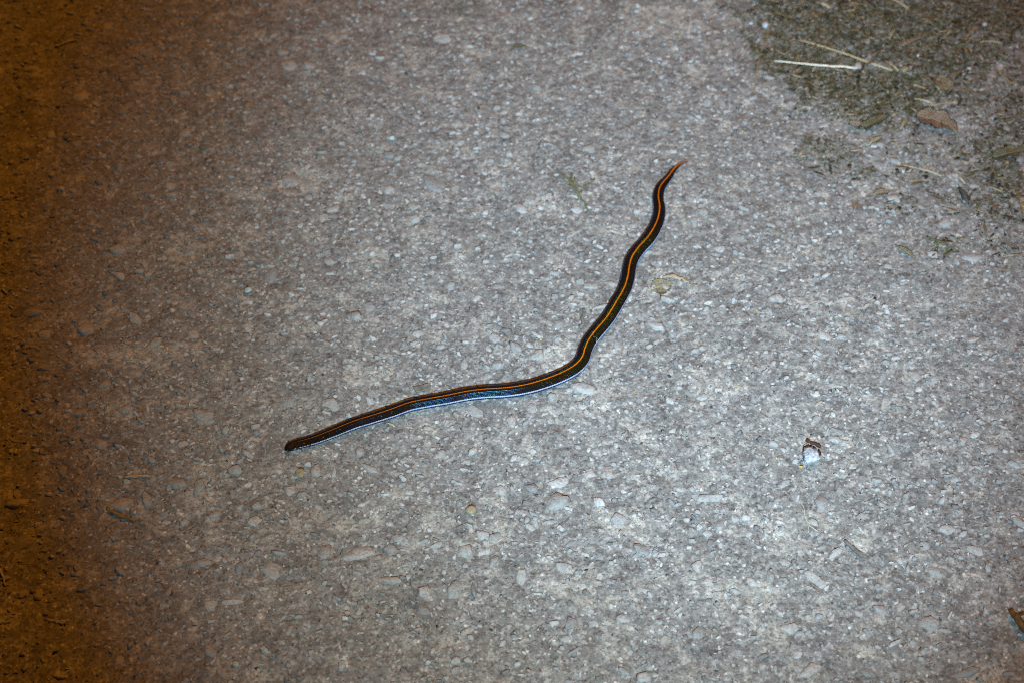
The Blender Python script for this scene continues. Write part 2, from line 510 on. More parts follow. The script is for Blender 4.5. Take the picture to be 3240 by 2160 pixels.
for (u, v, w, h, ang) in SEEN:
    p = at(u, v); k = mpp(u, v)
    f = .70 + .12 * (v - 1080) / 1080 + .06
    a = R(ang)
    L = w * k * math.hypot(math.cos(a), math.sin(a) / f) * 1.12
    Wd = h * k * math.hypot(math.sin(a), math.cos(a) / f) * 1.10
    if abs(ang) > 60:
        L, Wd = h * k / f * 1.1, w * k * 1.1
    rot = math.atan2(math.sin(a) / f, math.cos(a))
    free(p.x, p.y, .5 * math.sqrt(L * Wd))
    rows.append((p.x, p.y, L, Wd, rot, random.uniform(.0014, .0031)))

def in_view(x, y, m=0.0):
    d = Vector((x, y, 0)) - CAM
    s, c = math.sin(R(PITCH)), math.cos(R(PITCH))
    depth = d.y * c - d.z * s
    if depth <= 0: return False
    k = LENS / 36.0
    return abs(d.x / depth * k) < .5 + m and abs((d.y * s + d.z * c) / depth * k) < .3333 + m

for (cnt, lo, hi) in ((420, .0105, .0165), (2000, .0070, .0105), (7000, .0045, .0070)):
    n = 0; tries = 0
    while n < cnt and tries < cnt * 6:
        tries += 1
        x = random.uniform(-.72, .72); y = random.uniform(-.5, .68)
        L = random.uniform(lo, hi); asp = random.uniform(.26, .78)
        if free(x, y, .5 * L * math.sqrt(asp)):
            n += 1
            rows.append((x, y, L, L * asp, random.gauss(0, .75), random.uniform(.0006, .0024)))

JOINT = .0005
gx = axis(-.66, .66, .0016, 30)
gy = axis(-.44, .60, .0016, 30)
X, Y = np.meshgrid(gx, gy)
Z = hgt(X, Y)
# the binder has worn back in a narrow joint round each larger stone
for (sx, sy, L, Wd, rot, pr) in rows:
    if L * Wd < .00003 or not in_view(sx, sy, .05): continue
    m = .75 * L
    a0, a1 = np.searchsorted(gx, (sx - m, sx + m)); b0, b1 = np.searchsorted(gy, (sy - m, sy + m))
    xx, yy = X[b0:b1, a0:a1] - sx, Y[b0:b1, a0:a1] - sy
    c, q = math.cos(rot), math.sin(rot)
    d = ((np.abs(xx * c + yy * q) / (.5 * L)) ** 2.6 + (np.abs(-xx * q + yy * c) / (.5 * Wd)) ** 2.6) ** (1 / 2.6)
    dist = (d - .98) * .5 * math.sqrt(L * Wd)
    Z[b0:b1, a0:a1] -= JOINT * np.exp(-(dist / .0013) ** 2)
nx, ny = len(gx), len(gy)
SO = soil(X, Y)
Z = Z + SO * (.0012 * np.abs(vn(X, Y, .008, 41)) + .0008 * vn(X, Y, .004, 42))
I = np.arange(nx * ny).reshape(ny, nx)
F = np.stack([I[:-1, :-1], I[:-1, 1:], I[1:, 1:], I[1:, :-1]], -1).reshape(-1, 4)
me = mesh_np('road', np.stack([X, Y, Z], -1).reshape(-1, 3), F, smooth=True)
at_ = me.attributes.new('soil', 'FLOAT', 'POINT')
at_.data.foreach_set('value', SO.astype(np.float32).ravel())
ad_ = me.attributes.new('dust', 'FLOAT', 'POINT')
ad_.data.foreach_set('value', dusty(X, Y).astype(np.float32).ravel())
road = link('road', me, ASPHALT)
road['kind'] = 'structure'
road['label'] = 'worn grey asphalt with pale bedded stones'

def big(r):
    d = math.hypot(r[1] - CAM.y, CAM.z)
    return r[2] * r[3] / d ** 2

vis = sorted([r for r in rows if in_view(r[0], r[1])], key=big, reverse=True)
parts = set(id(r) for r in vis[:300])

protos = []
for i, (V, Fx) in enumerate(LARGE):
    me = mesh_np('stone', V, Fx)
    me.materials.append(STONE)
    protos.append(me)

def sink(r):
    x, y = np.array([r[0]]), np.array([r[1]])
    return float(hgt(x, y)[0])

first = None
left = []
k = 0
for r in rows:
    if id(r) not in parts:
        left.append(r); continue
    o = bpy.data.objects.new('stone', protos[k % len(protos)]); k += 1
    C.objects.link(o)
    o.parent = road
    T = .62 * min(r[2], r[3]) + .002
    o.location = (r[0], r[1], sink(r) + r[5] - T * .5)
    o.scale = (r[2], r[3], T)
    o.rotation_euler = (random.gauss(0, .10), random.gauss(0, .10), r[4] + (math.pi if k % 2 else 0))

def batch(P, L, Wd, T, rot, tilt, sets, z):
    """many small stones as one vertex / face list"""
    VV, FF, idx = [], [], []
    off = 0
    n = len(P)
    which = rng.integers(0, len(sets), n)
    for s in range(len(sets)):
        sel = np.where(which == s)[0]
        if not len(sel): continue
        V0, F0 = sets[s]
        c, q = np.cos(rot[sel]), np.sin(rot[sel])
        x = V0[None, :, 0] * L[sel, None]; y = V0[None, :, 1] * Wd[sel, None]; zz = V0[None, :, 2] * T[sel, None]
        zz = zz + x * tilt[sel, 0:1] + y * tilt[sel, 1:2]
        xx = x * c[:, None] - y * q[:, None] + P[sel, 0:1]
        yy = x * q[:, None] + y * c[:, None] + P[sel, 1:2]
        zz = zz + z[sel, None]
        VV.append(np.stack([xx, yy, zz], -1).reshape(-1, 3))
        FF.append((F0[None] + (np.arange(len(sel)) * len(V0))[:, None, None]).reshape(-1, 3) + off)
        idx.append(np.repeat(sel, len(V0)))
        off += len(sel) * len(V0)
    return np.concatenate(VV), np.concatenate(FF), np.concatenate(idx)

PAL = np.array([(.265, .267, .274), (.33, .329, .328), (.21, .213, .22), (.36, .36, .364), (.31, .289, .274), (.275, .283, .288), (.41, .41, .418), (.16, .16, .163)])
A = np.array(left)
T = .62 * np.minimum(A[:, 2], A[:, 3]) + .0015
z = hgt(A[:, 0], A[:, 1]) + A[:, 5] - T * .5
V1, F1, i1 = batch(A[:, :2], A[:, 2], A[:, 3], T, A[:, 4], rng.normal(0, .1, (len(A), 2)), MID, z)
t1 = PAL[rng.integers(0, len(PAL), len(A))]
sg = soil(A[:, 0], A[:, 1])[:, None] * .75
t1 = (t1 * (1 - sg) + sg * np.array([.10, .09, .065]))[i1]
# grit between them
N = 36000
P = np.stack([rng.uniform(-.72, .72, N), rng.uniform(-.5, .68, N)], -1)
keep = vn(P[:, 0], P[:, 1], .03, 51) > rng.uniform(-1.3, .6, N)
P = P[keep]; N = len(P)
L = .0014 + .0030 * rng.random(N) ** 2.2
Wd = L * rng.uniform(.5, 1, N)
T = Wd * rng.uniform(.6, 1, N)
z = hgt(P[:, 0], P[:, 1]) + T * rng.uniform(-.25, .25, N)
V2, F2, i2 = batch(P, L, Wd, T, rng.uniform(0, 6.28, N), rng.normal(0, .25, (N, 2)), SMALL, z)
t2 = PAL[rng.integers(0, len(PAL), N)] * rng.uniform(.8, 1.2, (N, 1))
r_ = rng.random(N)
t2[r_ < .014] = (.55, .55, .56)
t2[(r_ > .035) & (r_ < .060)] = (.42, .36, .22)
t2[(r_ > .060) & (r_ < .066)] = (.55, .42, .10)
t2[(r_ > .066) & (r_ < .11)] = (.05, .05, .052)
sg = soil(P[:, 0], P[:, 1])[:, None] * .8
t2 = t2 * (1 - sg) + sg * np.array([.085, .075, .05]) * rng.uniform(.5, 1.8, (N, 1))
t2 = t2[i2]
V = np.concatenate([V1, V2]); F = np.concatenate([F1, F2 + len(V1)])
col = np.concatenate([np.concatenate([t1, t2]), np.ones((len(V), 1))], 1)
grit = link('stone_grit', mesh_np('stone_grit', V, F, col=col), CHIP, road)
grit['kind'] = 'stuff'

# ------------------------------------------------------------------ snake
def catmull(pts, n):
    P = [Vector(p) for p in pts]
    P = [P[0] * 2 - P[1]] + P + [P[-1] * 2 - P[-2]]
    dense = []
    for i in range(1, len(P) - 2):
        for s in range(24):
            t = s / 24
            a, b, c, d = P[i - 1], P[i], P[i + 1], P[i + 2]
            dense.append(.5 * ((2 * b) + (c - a) * t + (2 * a - 5 * b + 4 * c - d) * t * t + (3 * b - a - 3 * c + d) * t ** 3))
    dense.append(P[-2])
    for _ in range(10):
        dense = [dense[0]] + [(dense[i - 1] + dense[i] * 2 + dense[i + 1]) / 4 for i in range(1, len(dense) - 1)] + [dense[-1]]
    cum = [0]
    for i in range(1, len(dense)):
        cum.append(cum[-1] + (dense[i] - dense[i - 1]).length)
    out = []; j = 0
    for i in range(n):
        s = cum[-1] * i / (n - 1)
        while j < len(cum) - 2 and cum[j + 1] < s: j += 1
        f = (s - cum[j]) / max(1e-9, cum[j + 1] - cum[j])
        out.append(dense[j].lerp(dense[j + 1], f))
    return out, cum[-1]

SPINE = [(899,1417),(915,1413),(939,1406),(999,1389),(1058,1367),(1118,1343),(1177,1325),(1237,1306),(1296,1285),(1356,1273),(1415,1263),
         (1475,1251),(1534,1244),(1590,1241),(1640,1235),(1690,1224),(1742,1207),(1789,1187),(1822,1166),(1842,1142),(1850,1116),(1862,1090),
         (1884,1060),(1919,1019),(1948,972),(1973,928),(1985,891),(1990,859),(1999,828),(2021,796),(2050,764),(2070,731),(2082,700),(2086,668),
         (2082,634),(2086,606),(2099,584),(2116,562),(2130,539),(2150,518),(2177,505)]
GIRTH = 1.12
NS, NR = 520, 32
pts, SL = catmull([at(u, v, .0044) for u, v in SPINE], NS)

def body_r(d, e):
    """half width at distance d from the snout, e from the tail tip (metres)"""
    r = .0055
    prof = [(0, .0010), (.0005, .0021), (.0015, .0029), (.0035, .0036), (.007, .0041), (.012, .0043), (.02, .0044), (.04, .0049), (.09, .0053), (.2, .0060), (.32, .0062), (9, .0062)]
    for (a, ra), (b, rb) in zip(prof, prof[1:]):
        if a <= d <= b:
            r = ra + (rb - ra) * (d - a) / (b - a); break
    tail = [(0, .0004), (.002, .0011), (.012, .0021), (.03, .0033), (.05, .0047), (.08, .0056), (.12, .0062), (9, .0062)]
    for (a, ra), (b, rb) in zip(tail, tail[1:]):
        if a <= e <= b:
            r = min(r, ra + (rb - ra) * (e - a) / (b - a)); break
    return r * GIRTH

V, uv = [], []
radii = [body_r(SL * i / (NS - 1), SL * (1 - i / (NS - 1))) for i in range(NS)]
sm = radii[:]
for _ in range(3):
    sm = [sm[0]] + [(sm[i - 1] + 2 * sm[i] + sm[i + 1]) / 4 for i in range(1, NS - 1)] + [sm[-1]]
radii = sm
for i in range(NS):
    t = (pts[min(NS - 1, i + 1)] - pts[max(0, i - 1)]); t.z = 0; t.normalize()
    side = Vector((-t.y, t.x, 0))
    a = radii[i]; b = a * .80
    lift = .0006
    if i < 22: lift += .0006 * (1 - i / 22)
    cz = b + lift
    for j in range(NR):
        th = 2 * math.pi * j / NR            # 0 = top of the back
        cx = math.sin(th); cy = math.cos(th)
        if cy < 0: cy = -abs(cy) ** 1.0 * .92
        p = pts[i] + side * (a * cx)
        V.append((p.x, p.y, cz + b * cy))
        uv.append((i / (NS - 1) * SL, j / NR))
FQ = []
for i in range(NS - 1):
    for j in range(NR):
        FQ.append((i * NR + j, (i + 1) * NR + j, (i + 1) * NR + (j + 1) % NR, i * NR + (j + 1) % NR))
me = mesh_np('snake', V, FQ, smooth=True)
bm = bmesh.new(); bm.from_mesh(me); bm.verts.ensure_lookup_table()
bm.faces.new([bm.verts[j] for j in range(NR)]); bm.faces.new([bm.verts[(NS - 1) * NR + j] for j in range(NR)])
bmesh.ops.recalc_face_normals(bm, faces=bm.faces); bm.to_mesh(me); bm.free()
for p_ in me.polygons: p_.use_smooth = True
UV = np.array(uv)
la = me.attributes.new('along', 'FLOAT', 'POINT'); la.data.foreach_set('value', UV[:, 0].astype(np.float32))
ang = np.minimum(UV[:, 1], 1 - UV[:, 1]) * 2          # 0 back .. 1 belly
aa = me.attributes.new('around', 'FLOAT', 'POINT'); aa.data.foreach_set('value', ang.astype(np.float32))
from_tail = SL - UV[:, 0]
wa = me.attributes.new('tail_end', 'FLOAT', 'POINT'); wa.data.foreach_set('value', from_tail.astype(np.float32))

def make_snake_skin():
    m, nt, b = M('snake_skin')
    al = nd(nt, 'ShaderNodeAttribute', attribute_name='along').outputs['Fac']
    ar = nd(nt, 'ShaderNodeAttribute', attribute_name='around').outputs['Fac']
    te = nd(nt, 'ShaderNodeAttribute', attribute_name='tail_end').outputs['Fac']
    # diamond lattice of scales: 13 rows round, 1.15 mm long
    s1 = math_(nt, 'MULTIPLY', al, 2 * math.pi / .0016)
    s2 = math_(nt, 'MULTIPLY', ar, math.pi * 13)
    p = math_(nt, 'SINE', math_(nt, 'ADD', s1, s2)); q = math_(nt, 'SINE', math_(nt, 'SUBTRACT', s1, s2))
    scale = math_(nt, 'MULTIPLY', p, q)
    jit = math_(nt, 'MULTIPLY', math_(nt, 'SINE', s1), .004)
    cmb = nd(nt, 'ShaderNodeCombineXYZ')
    nt.links.new(math_(nt, 'MULTIPLY', al, 1.0), cmb.inputs[0]); nt.links.new(math_(nt, 'MULTIPLY', ar, .016), cmb.inputs[1])
    co = cmb.outputs[0]
    v = voro(nt, co, 800)
    spots = voro(nt, co, 330)
    sepv = nd(nt, 'ShaderNodeSeparateColor'); nt.links.new(v.outputs['Color'], sepv.inputs[0])
    a2 = math_(nt, 'ADD', ar, jit)
    a3 = math_(nt, 'ADD', ar, math_(nt, 'MULTIPLY', p, .012))
    # wider orange line on the last stretch of the tail
    wide = ramp(nt, te, [(0.0, .22), (.012, .12), (.03, .048), (.06, .0235)])
    wide = math_(nt, 'MULTIPLY', wide, ramp(nt, al, [(0, .62), (.12, .85), (.3, 1.0)]))
    org = math_(nt, 'MULTIPLY', math_(nt, 'LESS_THAN', a2, wide), math_(nt, 'GREATER_THAN', al, .0075))
    dark = ramp(nt, scale, [(.0, (.007, .0038, .0019)), (1.0, (.019, .0103, .0048))])
    # faint row of orange flecks on the flank
    dots = math_(nt, 'MULTIPLY', math_(nt, 'LESS_THAN', math_(nt, 'ABSOLUTE', math_(nt, 'SUBTRACT', ar, .21)), .018),
                 math_(nt, 'MULTIPLY', math_(nt, 'LESS_THAN', spots.outputs['Distance'], .26), math_(nt, 'LESS_THAN', al, .17)))
    c = mix(nt, math_(nt, 'MULTIPLY', dots, .55), dark, (.50, .085, .008))
    fade = ramp(nt, al, [(.0, .35), (.06, .7), (.25, .95)])
    c = mix(nt, math_(nt, 'MULTIPLY', org, fade), c, mix(nt, sepv.outputs[0], (.46, .100, .004), (.60, .155, .007)))
    c = mix(nt, math_(nt, 'MULTIPLY', math_(nt, 'LESS_THAN', te, .016), ramp(nt, te, [(0, .55), (.02, 0.0)])), c, (.16, .07, .008))
    wl = math_(nt, 'MULTIPLY', math_(nt, 'GREATER_THAN', a3, .395), math_(nt, 'LESS_THAN', a3, .468))
    # white line breaks up into mottling on the head, fades toward the tail
    keep = math_(nt, 'GREATER_THAN', math_(nt, 'ADD', math_(nt, 'MULTIPLY', sepv.outputs[0], .018), al), .024)
    wl = math_(nt, 'MULTIPLY', wl, keep)
    mott = math_(nt, 'MULTIPLY', math_(nt, 'GREATER_THAN', ar, .43),
                 math_(nt, 'MULTIPLY', math_(nt, 'LESS_THAN', al, .028), math_(nt, 'GREATER_THAN', sepv.outputs[1], .55)))
    headc = ramp(nt, voro(nt, co, 420).outputs['Distance'], [(.2, (.026, .014, .006)), (.6, (.012, .0065, .003))])
    c = mix(nt, ramp(nt, al, [(.009, .8), (.02, 0.0)]), c, headc)
    c = mix(nt, mott, c, (.20, .24, .23))
    c = mix(nt, wl, c, mix(nt, sepv.outputs[1], (.26, .33, .48), (.40, .47, .62)))
    navy = math_(nt, 'MULTIPLY', math_(nt, 'GREATER_THAN', a3, .468), math_(nt, 'LESS_THAN', a3, .66))
    c = mix(nt, navy, c, (.012, .014, .060))
    c = mix(nt, math_(nt, 'GREATER_THAN', ar, .68), c, (.30, .29, .27))
    nt.links.new(c, b.inputs['Base Color'])
    b.inputs['Roughness'].default_value = .16
    b.inputs['Specular IOR Level'].default_value = .45
    b.inputs['Specular Tint'].default_value = (.065, .082, .17, 1)
    # iridescent scales: a thin clear film over each scale, its thickness a little different on every one
    th = nd(nt, 'ShaderNodeMapRange'); nt.links.new(sepv.outputs[2], th.inputs[0])
    th.inputs[3].default_value = 158; th.inputs[4].default_value = 208
    nt.links.new(math_(nt, 'MULTIPLY', th.outputs[0], math_(nt, 'GREATER_THAN', math_(nt, 'ADD', al, math_(nt, 'MULTIPLY', sepv.outputs[0], .03)), .055)), b.inputs['Thin Film Thickness'])
    b.inputs['Thin Film IOR'].default_value = 1.9
    rows_ = math_(nt, 'ABSOLUTE', math_(nt, 'SINE', s2))
    nt.links.new(ramp(nt, al, [(.012, .30), (.03, .16)]), b.inputs['Roughness'])
    nt.links.new(ramp(nt, al, [(.018, .06), (.06, .45)]), b.inputs['Specular IOR Level'])
    bump(nt, b, math_(nt, 'ADD', rows_, math_(nt, 'MULTIPLY', scale, .10)), .00030, .8)
    return m

snake = link('snake', me, make_snake_skin())
tag(snake, 'slender black snake with an orange back stripe and white side line stretched across the road', 'snake')
for sgn in (-1, 1):
    bm = bmesh.new(); bmesh.ops.create_uvsphere(bm, u_segments=12, v_segments=8, radius=.00105)
    me = bpy.data.meshes.new('eye'); bm.to_mesh(me); bm.free()
    i = int(.0062 / SL * (NS - 1))
    t = (pts[i + 1] - pts[i - 1]).normalized(); side = Vector((-t.y, t.x, 0))
    a = radii[i]
    e = link('eye', me, EYE, snake)
    e.location = pts[i] * 1.0 + side * sgn * a * .90
    e.location.z = a * .80 + .0010 + a * .8 * .36

# ------------------------------------------------------------------ thin things lying on the road
def tube(name, P, rad, mat, sides=6, flat=1.0, parent=None, link_it=True, wob=0.0, up=0.0):
    P = [Vector(p) for p in P]
    V, Fq = [], []
    n = len(P)
    for i in range(n):
        t = P[min(n - 1, i + 1)] - P[max(0, i - 1)]
        t.normalize()
        side = t.cross(Vector((0, 0, 1)))
        if side.length < 1e-4: side = Vector((1, 0, 0))
        side.normalize(); upv = side.cross(t)
        r = rad[i] if isinstance(rad, (list, tuple)) else rad
        r *= 1 + wob * random.uniform(-1, 1)
        for j in range(sides):
            a = 2 * math.pi * j / sides
            V.append(P[i] + side * (r * math.cos(a)) + upv * (r * flat * math.sin(a)))
    for i in range(n - 1):
        for j in range(sides):
            Fq.append((i * sides + j, i * sides + (j + 1) % sides, (i + 1) * sides + (j + 1) % sides, (i + 1) * sides + j))
    me = bpy.data.meshes.new(name)
    me.from_pydata([v[:] for v in V], [], Fq + [tuple(range(sides))[::-1], tuple(range((n - 1) * sides, n * sides))])
    for p_ in me.polygons: p_.use_smooth = True
    if not link_it: return me
    return link(name, me, mat, parent)

def onroad(pix, lift=.0008, n=None, wig=0.0, arch=0.0):
    """photograph points -> a smooth line resting on the road"""
    w = [at(u, v) for u, v in pix]
    if n is None: n = 14
    if len(w) > 2:
        d, _ = catmull(w, n)
    else:
        d = [w[0].lerp(w[1], i / (n - 1)) for i in range(n)]
    out = []
    zz = [h1(p) for p in d]
    zz = [sum(zz[max(0, i - 2):i + 3]) / len(zz[max(0, i - 2):i + 3]) for i in range(len(zz))]
    for i, p in enumerate(d):
        f = i / (n - 1)
        out.append(Vector((p.x + random.gauss(0, wig), p.y + random.gauss(0, wig), zz[i] + lift + arch * math.sin(math.pi * f))))
    return out

def taper(n, r0, r1):
    return [r0 + (r1 - r0) * i / (n - 1) for i in range(n)]

def straw(name, pix, r0, r1, mat, label, cat, group=None, flat=.55, wig=.0003, arch=.001):
    P = onroad(pix, lift=max(r0, r1) * flat + .0007, wig=wig, arch=arch)
    o = tube(name, P, taper(len(P), r0, r1), mat, flat=flat, wob=.12)
    tag(o, label, cat, group)
    return o

straw('dry_straw', [(2530,130),(2600,152),(2690,182),(2760,205),(2822,224)], .0011, .0014, STRAW,
      'long pale tan grass straw slanting down through the dark mossy patch', 'straw')
straw('dry_straw', [(2440,196),(2520,204),(2600,213),(2660,216),(2712,219)], .0008, .0017, WHITE_STRAW,
      'nearly level bleached white straw at the left edge of the mossy patch', 'straw')
straw('grass_stem', [(2448,70),(2425,120),(2402,190),(2392,240),(2386,295)], .0006, .0005, BROWN_STRAW,
      'thin yellowish brown stem running downward beside the bleached white straw', 'stem')
straw('dry_straw', [(2858,524),(2900,535),(2940,547),(2978,560)], .0005, .0008, STRAW,
      'thin yellow straw on grey asphalt below the mossy patch, above the green moss strand', 'straw')
straw('dry_straw', [(3100,134),(3130,136),(3172,139)], .0008, .0007, STRAW,
      'short level straw in the brown litter toward the upper right corner', 'straw')
straw('grass_stem', [(3138,203),(3160,230),(3180,250),(3200,270)], .0007, .0008, BROWN_STRAW,
      'short brown stem slanting down to the right of the brown leaves', 'stem')
straw('grass_stem', [(2368,585),(2395,640),(2430,690),(2475,752)], .00035, .00035, BROWN_STRAW,
      'hair-thin brown stem lying on clean asphalt right of the snake tail', 'stem')
straw('dry_straw', [(2940,337),(2985,331),(3032,325)], .0005, .0006, STRAW,
      'thin straw lying just above the torn orange brown leaf', 'straw')
straw('grass_stem', [(3215,605),(3226,640),(3242,690)], .0010, .0008, BROWN_STRAW,
      'brown stem leaving the picture at the right edge below the litter', 'stem')
straw('dry_straw', [(2805,-8),(2840,12),(2872,30)], .0010, .0012, STRAW,
      'tan straw crossing the top edge above the mossy patch', 'straw')
straw('dry_straw', [(2580,12),(2603,20),(2624,30)], .0009, .0014, STRAW,
      'short curved straw in moss near the top edge, left of the others there', 'straw')
straw('dry_straw', [(2812,200),(2828,215),(2842,228)], .0009, .0010, STRAW,
      'tiny straw sliver at the lower end of the long tan straw', 'straw')
straw('dry_straw', [(2892,314),(2920,322),(2950,328)], .0010, .0010, STRAW,
      'pale grass sliver between the olive leaf and the torn orange brown leaf', 'straw')
straw('dry_straw', [(2890,272),(2915,280),(2938,290)], .0010, .0008, STRAW,
      'pale grass sliver left of the upright tan leaf in the moss', 'straw')
straw('dry_straw', [(2955,266),(2968,282),(2978,296)], .0011, .0008, STRAW,
      'pale sliver lying across the upright tan leaf', 'straw')
straw('dry_straw', [(2820,455),(2838,462),(2842,470)], .0006, .0005, STRAW,
      'tiny white fibre on grey gravel under the mossy patch', 'straw')
straw('dry_straw', [(3034,564),(3046,578),(3052,584)], .0012, .0010, STRAW,
      'stubby straw piece right of the thin yellow straw', 'straw')
straw('dry_straw', [(395,1511),(440,1509),(486,1507)], .0009, .0007, STRAW,
      'short level straw on orange-lit asphalt in the lower left', 'straw')
straw('straw_sliver', [(1222,1335),(1234,1340),(1247,1346)], .0006, .0008, STRAW,
      'small pale sliver touching the asphalt just under the front of the snake', 'straw')
straw('root_fibre', [(2530,1576),(2545,1610),(2548,1640),(2566,1668),(2590,1684)], .0004, .0005, FIBRE,
      'pale curling root fibre on asphalt below the crumbly white lump', 'root')
straw('root_fibre', [(2540,1605),(2552,1650),(2560,1685)], .0003, .0003, FIBRE,
      'shorter pale fibre running alongside the curling root below the crumbly white lump', 'root')
straw('grass_stem', [(-8,1790),(8,1818),(20,1856)], .0010, .0008, STRAW,
      'dry stem at the left edge in the orange-lit lower corner', 'stem')
straw('grass_stem', [(2880,30),(2920,48),(2950,64)], .0007, .0005, TWIG,
      'dark thin stem in brown litter at the top edge', 'stem')
straw('grass_stem', [(2770,372),(2735,352),(2700,362),(2660,385)], .0004, .0004, TWIG,
      'dark curved hair-like stem above the olive leaf', 'stem')
straw('dry_straw', [(2745,25),(2700,16),(2668,20)], .0007, .0009, BROWN_STRAW,
      'brownish straw lying level in moss near the top edge', 'straw')
straw('dry_straw', [(3090,90),(3065,110),(3055,132)], .0012, .0009, BROWN_STRAW,
      'stubby brown straw standing out of litter left of the short level straw', 'straw')

# sticks and twigs
def stick(name, pix, r0, r1, mat, label, wig=.0004, lift=0.0, flat=.9):
    P = onroad(pix, lift=max(r0, r1) * flat + .0004 + lift, wig=wig)
    o = tube(name, P, taper(len(P), r0, r1), mat, sides=8, flat=flat, wob=.16)
    tag(o, label, 'twig')
    return o

tw = stick('twig', [(3194,1942),(3212,1962),(3228,1988),(3262,2032)], .0026, .0030, TWIG,
           'thick brown twig lying slanted at the right edge in the lower corner', lift=.0025)
s = tube('side_branch', [tw.data.vertices[5 * 8].co, tw.data.vertices[5 * 8].co + Vector((.004, .005, .002)), tw.data.vertices[5 * 8].co + Vector((.011, .008, .001))],
         [.0012, .0010, .0006], TWIG, parent=tw)
stick('twig', [(340,1612),(372,1628),(400,1638),(432,1648)], .0016, .0011, BROWN_STRAW, 'dark orange brown twig in the orange-lit lower left, under a broad stone')
stick('stick', [(1848,983),(1847,1005),(1842,1030),(1838,1045)], .0013, .0018, GREY_WOOD, 'short upright olive grey stick left of the middle of the snake')
stick('stick', [(2670,1712),(2692,1730),(2726,1758)], .0014, .0024, GREY_WOOD, 'grey splinter slanting between pale stones in the lower right')
stick('twig', [(178,152),(212,140),(246,130)], .0014, .0011, STRAW, 'short straw-coloured twig bit in the dark orange upper left corner')

# wood chip behind the snake's neck
def slab(name, corners, th, mat, label, cat):
    bm = bmesh.new()
    base = [at(u, v) for u, v in corners]
    zc = sum(h1(p) for p in base) / len(base) + .0006
    lo = [bm.verts.new((p.x, p.y, zc)) for p in base]
    hi = [bm.verts.new((p.x, p.y, zc + th * random.uniform(.8, 1.2))) for p in base]
    n = len(lo)
    bm.faces.new(hi); bm.faces.new(lo[::-1])
    for i in range(n):
        bm.faces.new((lo[i], lo[(i + 1) % n], hi[(i + 1) % n], hi[i]))
    bmesh.ops.recalc_face_normals(bm, faces=bm.faces)
    bmesh.ops.bevel(bm, geom=bm.edges, offset=th * .18, segments=1, affect='EDGES')
    me = bpy.data.meshes.new(name); bm.to_mesh(me); bm.free()
    return tag(link(name, me, mat), label, cat)

slab('wood_chip', [(1306,1226),(1325,1222),(1363,1212),(1363,1232),(1340,1238),(1318,1243)], .0022, GREY_WOOD,
     'flat grey wood chip just behind the snake near its neck', 'wood chip')

# moss sprig left of the tail
sp = tube('moss_sprig', onroad([(1760,537),(1782,560),(1800,575),(1812,596),(1825,612),(1845,640),(1858,660),(1871,682)], lift=.0016, n=18, wig=.0005),
          [.0004, .0005, .0008, .0010, .0012, .0014, .0014, .0013, .0013, .0012, .0012, .0011, .0010, .0009, .0009, .0008, .0006, .0003], MOSS_STEM, wob=.3)
tag(sp, 'olive moss sprig with side shoots lying left of the snake tail', 'moss sprig')
for pix, a, b in (([(1820,606),(1833,597),(1848,597),(1862,588),(1882,570)], .0008, .0004), ([(1808,590),(1807,575),(1808,558)], .0014, .0009),
                  ([(1812,592),(1818,580),(1819,568)], .0012, .0007), ([(1826,612),(1830,628),(1829,640)], .0007, .0004), ([(1810,595),(1800,592),(1796,590)], .0009, .0004),
                  ([(1832,618),(1842,612),(1840,604)], .0007, .0005)):
    P = onroad(pix, lift=.0017, n=9, wig=.0004)
    tube('side_shoot', P, taper(9, a, b), MOSS_STEM, parent=sp, wob=.3)
gm = tube('moss_strand', onroad([(2938,752),(2965,765),(2995,778),(3030,800)], lift=.0012, n=16, wig=.0006), taper(16, .0010, .0007), MOSS_GREEN, wob=.35)
tag(gm, 'green moss strand on grey asphalt below the thin yellow straw', 'moss')
for pix in ([(2975,770),(2990,785),(3002,812)], [(2960,766),(2975,790),(2998,806)], [(2985,776),(3000,800),(3003,818)]):
    tube('side_shoot', onroad(pix, lift=.0011, n=9, wig=.0004), taper(9, .0007, .0003), MOSS_GREEN, parent=gm, wob=.3)

# leaves
def leaf(name, ctr, length, width, rot, mat, label, curl=.15, lobes=0, seed=0, tilt=0.0, bend=.08, lift=.001):
    r = random.Random(seed)
    bm = bmesh.new()
    nl, nw = 16, 4
    grid = []
    for i in range(nl + 1):
        s = i / nl
        w = math.sin(math.pi * min(1, max(.02, s ** .8))) ** .75 * (1 + r.uniform(-.12, .12))
        if lobes: w *= .72 + .38 * abs(math.sin(s * math.pi * lobes))
        row = []
        for j in range(-nw, nw + 1):
            t = j / nw
            x = (s - .5) * length; y = t * w * width * .5 * (1 + r.uniform(-.06, .06))
            zz = curl * width * (t * t) + bend * length * math.sin(s * math.pi) * .6 - (.04 * width if j == 0 else 0) + r.uniform(-.012, .012) * width
            row.append(bm.verts.new((x, y, zz)))
        grid.append(row)
    for i in range(nl):
        for j in range(2 * nw):
            if lobes and r.random() < .03: continue
            bm.faces.new((grid[i][j], grid[i + 1][j], grid[i + 1][j + 1], grid[i][j + 1]))
    bmesh.ops.solidify(bm, geom=bm.faces[:], thickness=.00025)
    bmesh.ops.recalc_face_normals(bm, faces=bm.faces)
    for f in bm.faces: f.smooth = True
    me = bpy.data.meshes.new(name); bm.to_mesh(me); bm.free()
    o = link(name, me, mat)
    p = at(*ctr)
    o.location = (p.x, p.y, h1(p) + lift)
    o.rotation_euler = (tilt, 0, rot)
    tag(o, label, 'leaf')
    mid = tube('midrib', [(-.5 * length - .004, 0, .0006), (0, 0, .0007 + bend * length * .6), (.48 * length, 0, .0007)], [.0005, .0004, .0002], mat, parent=o)
    return o

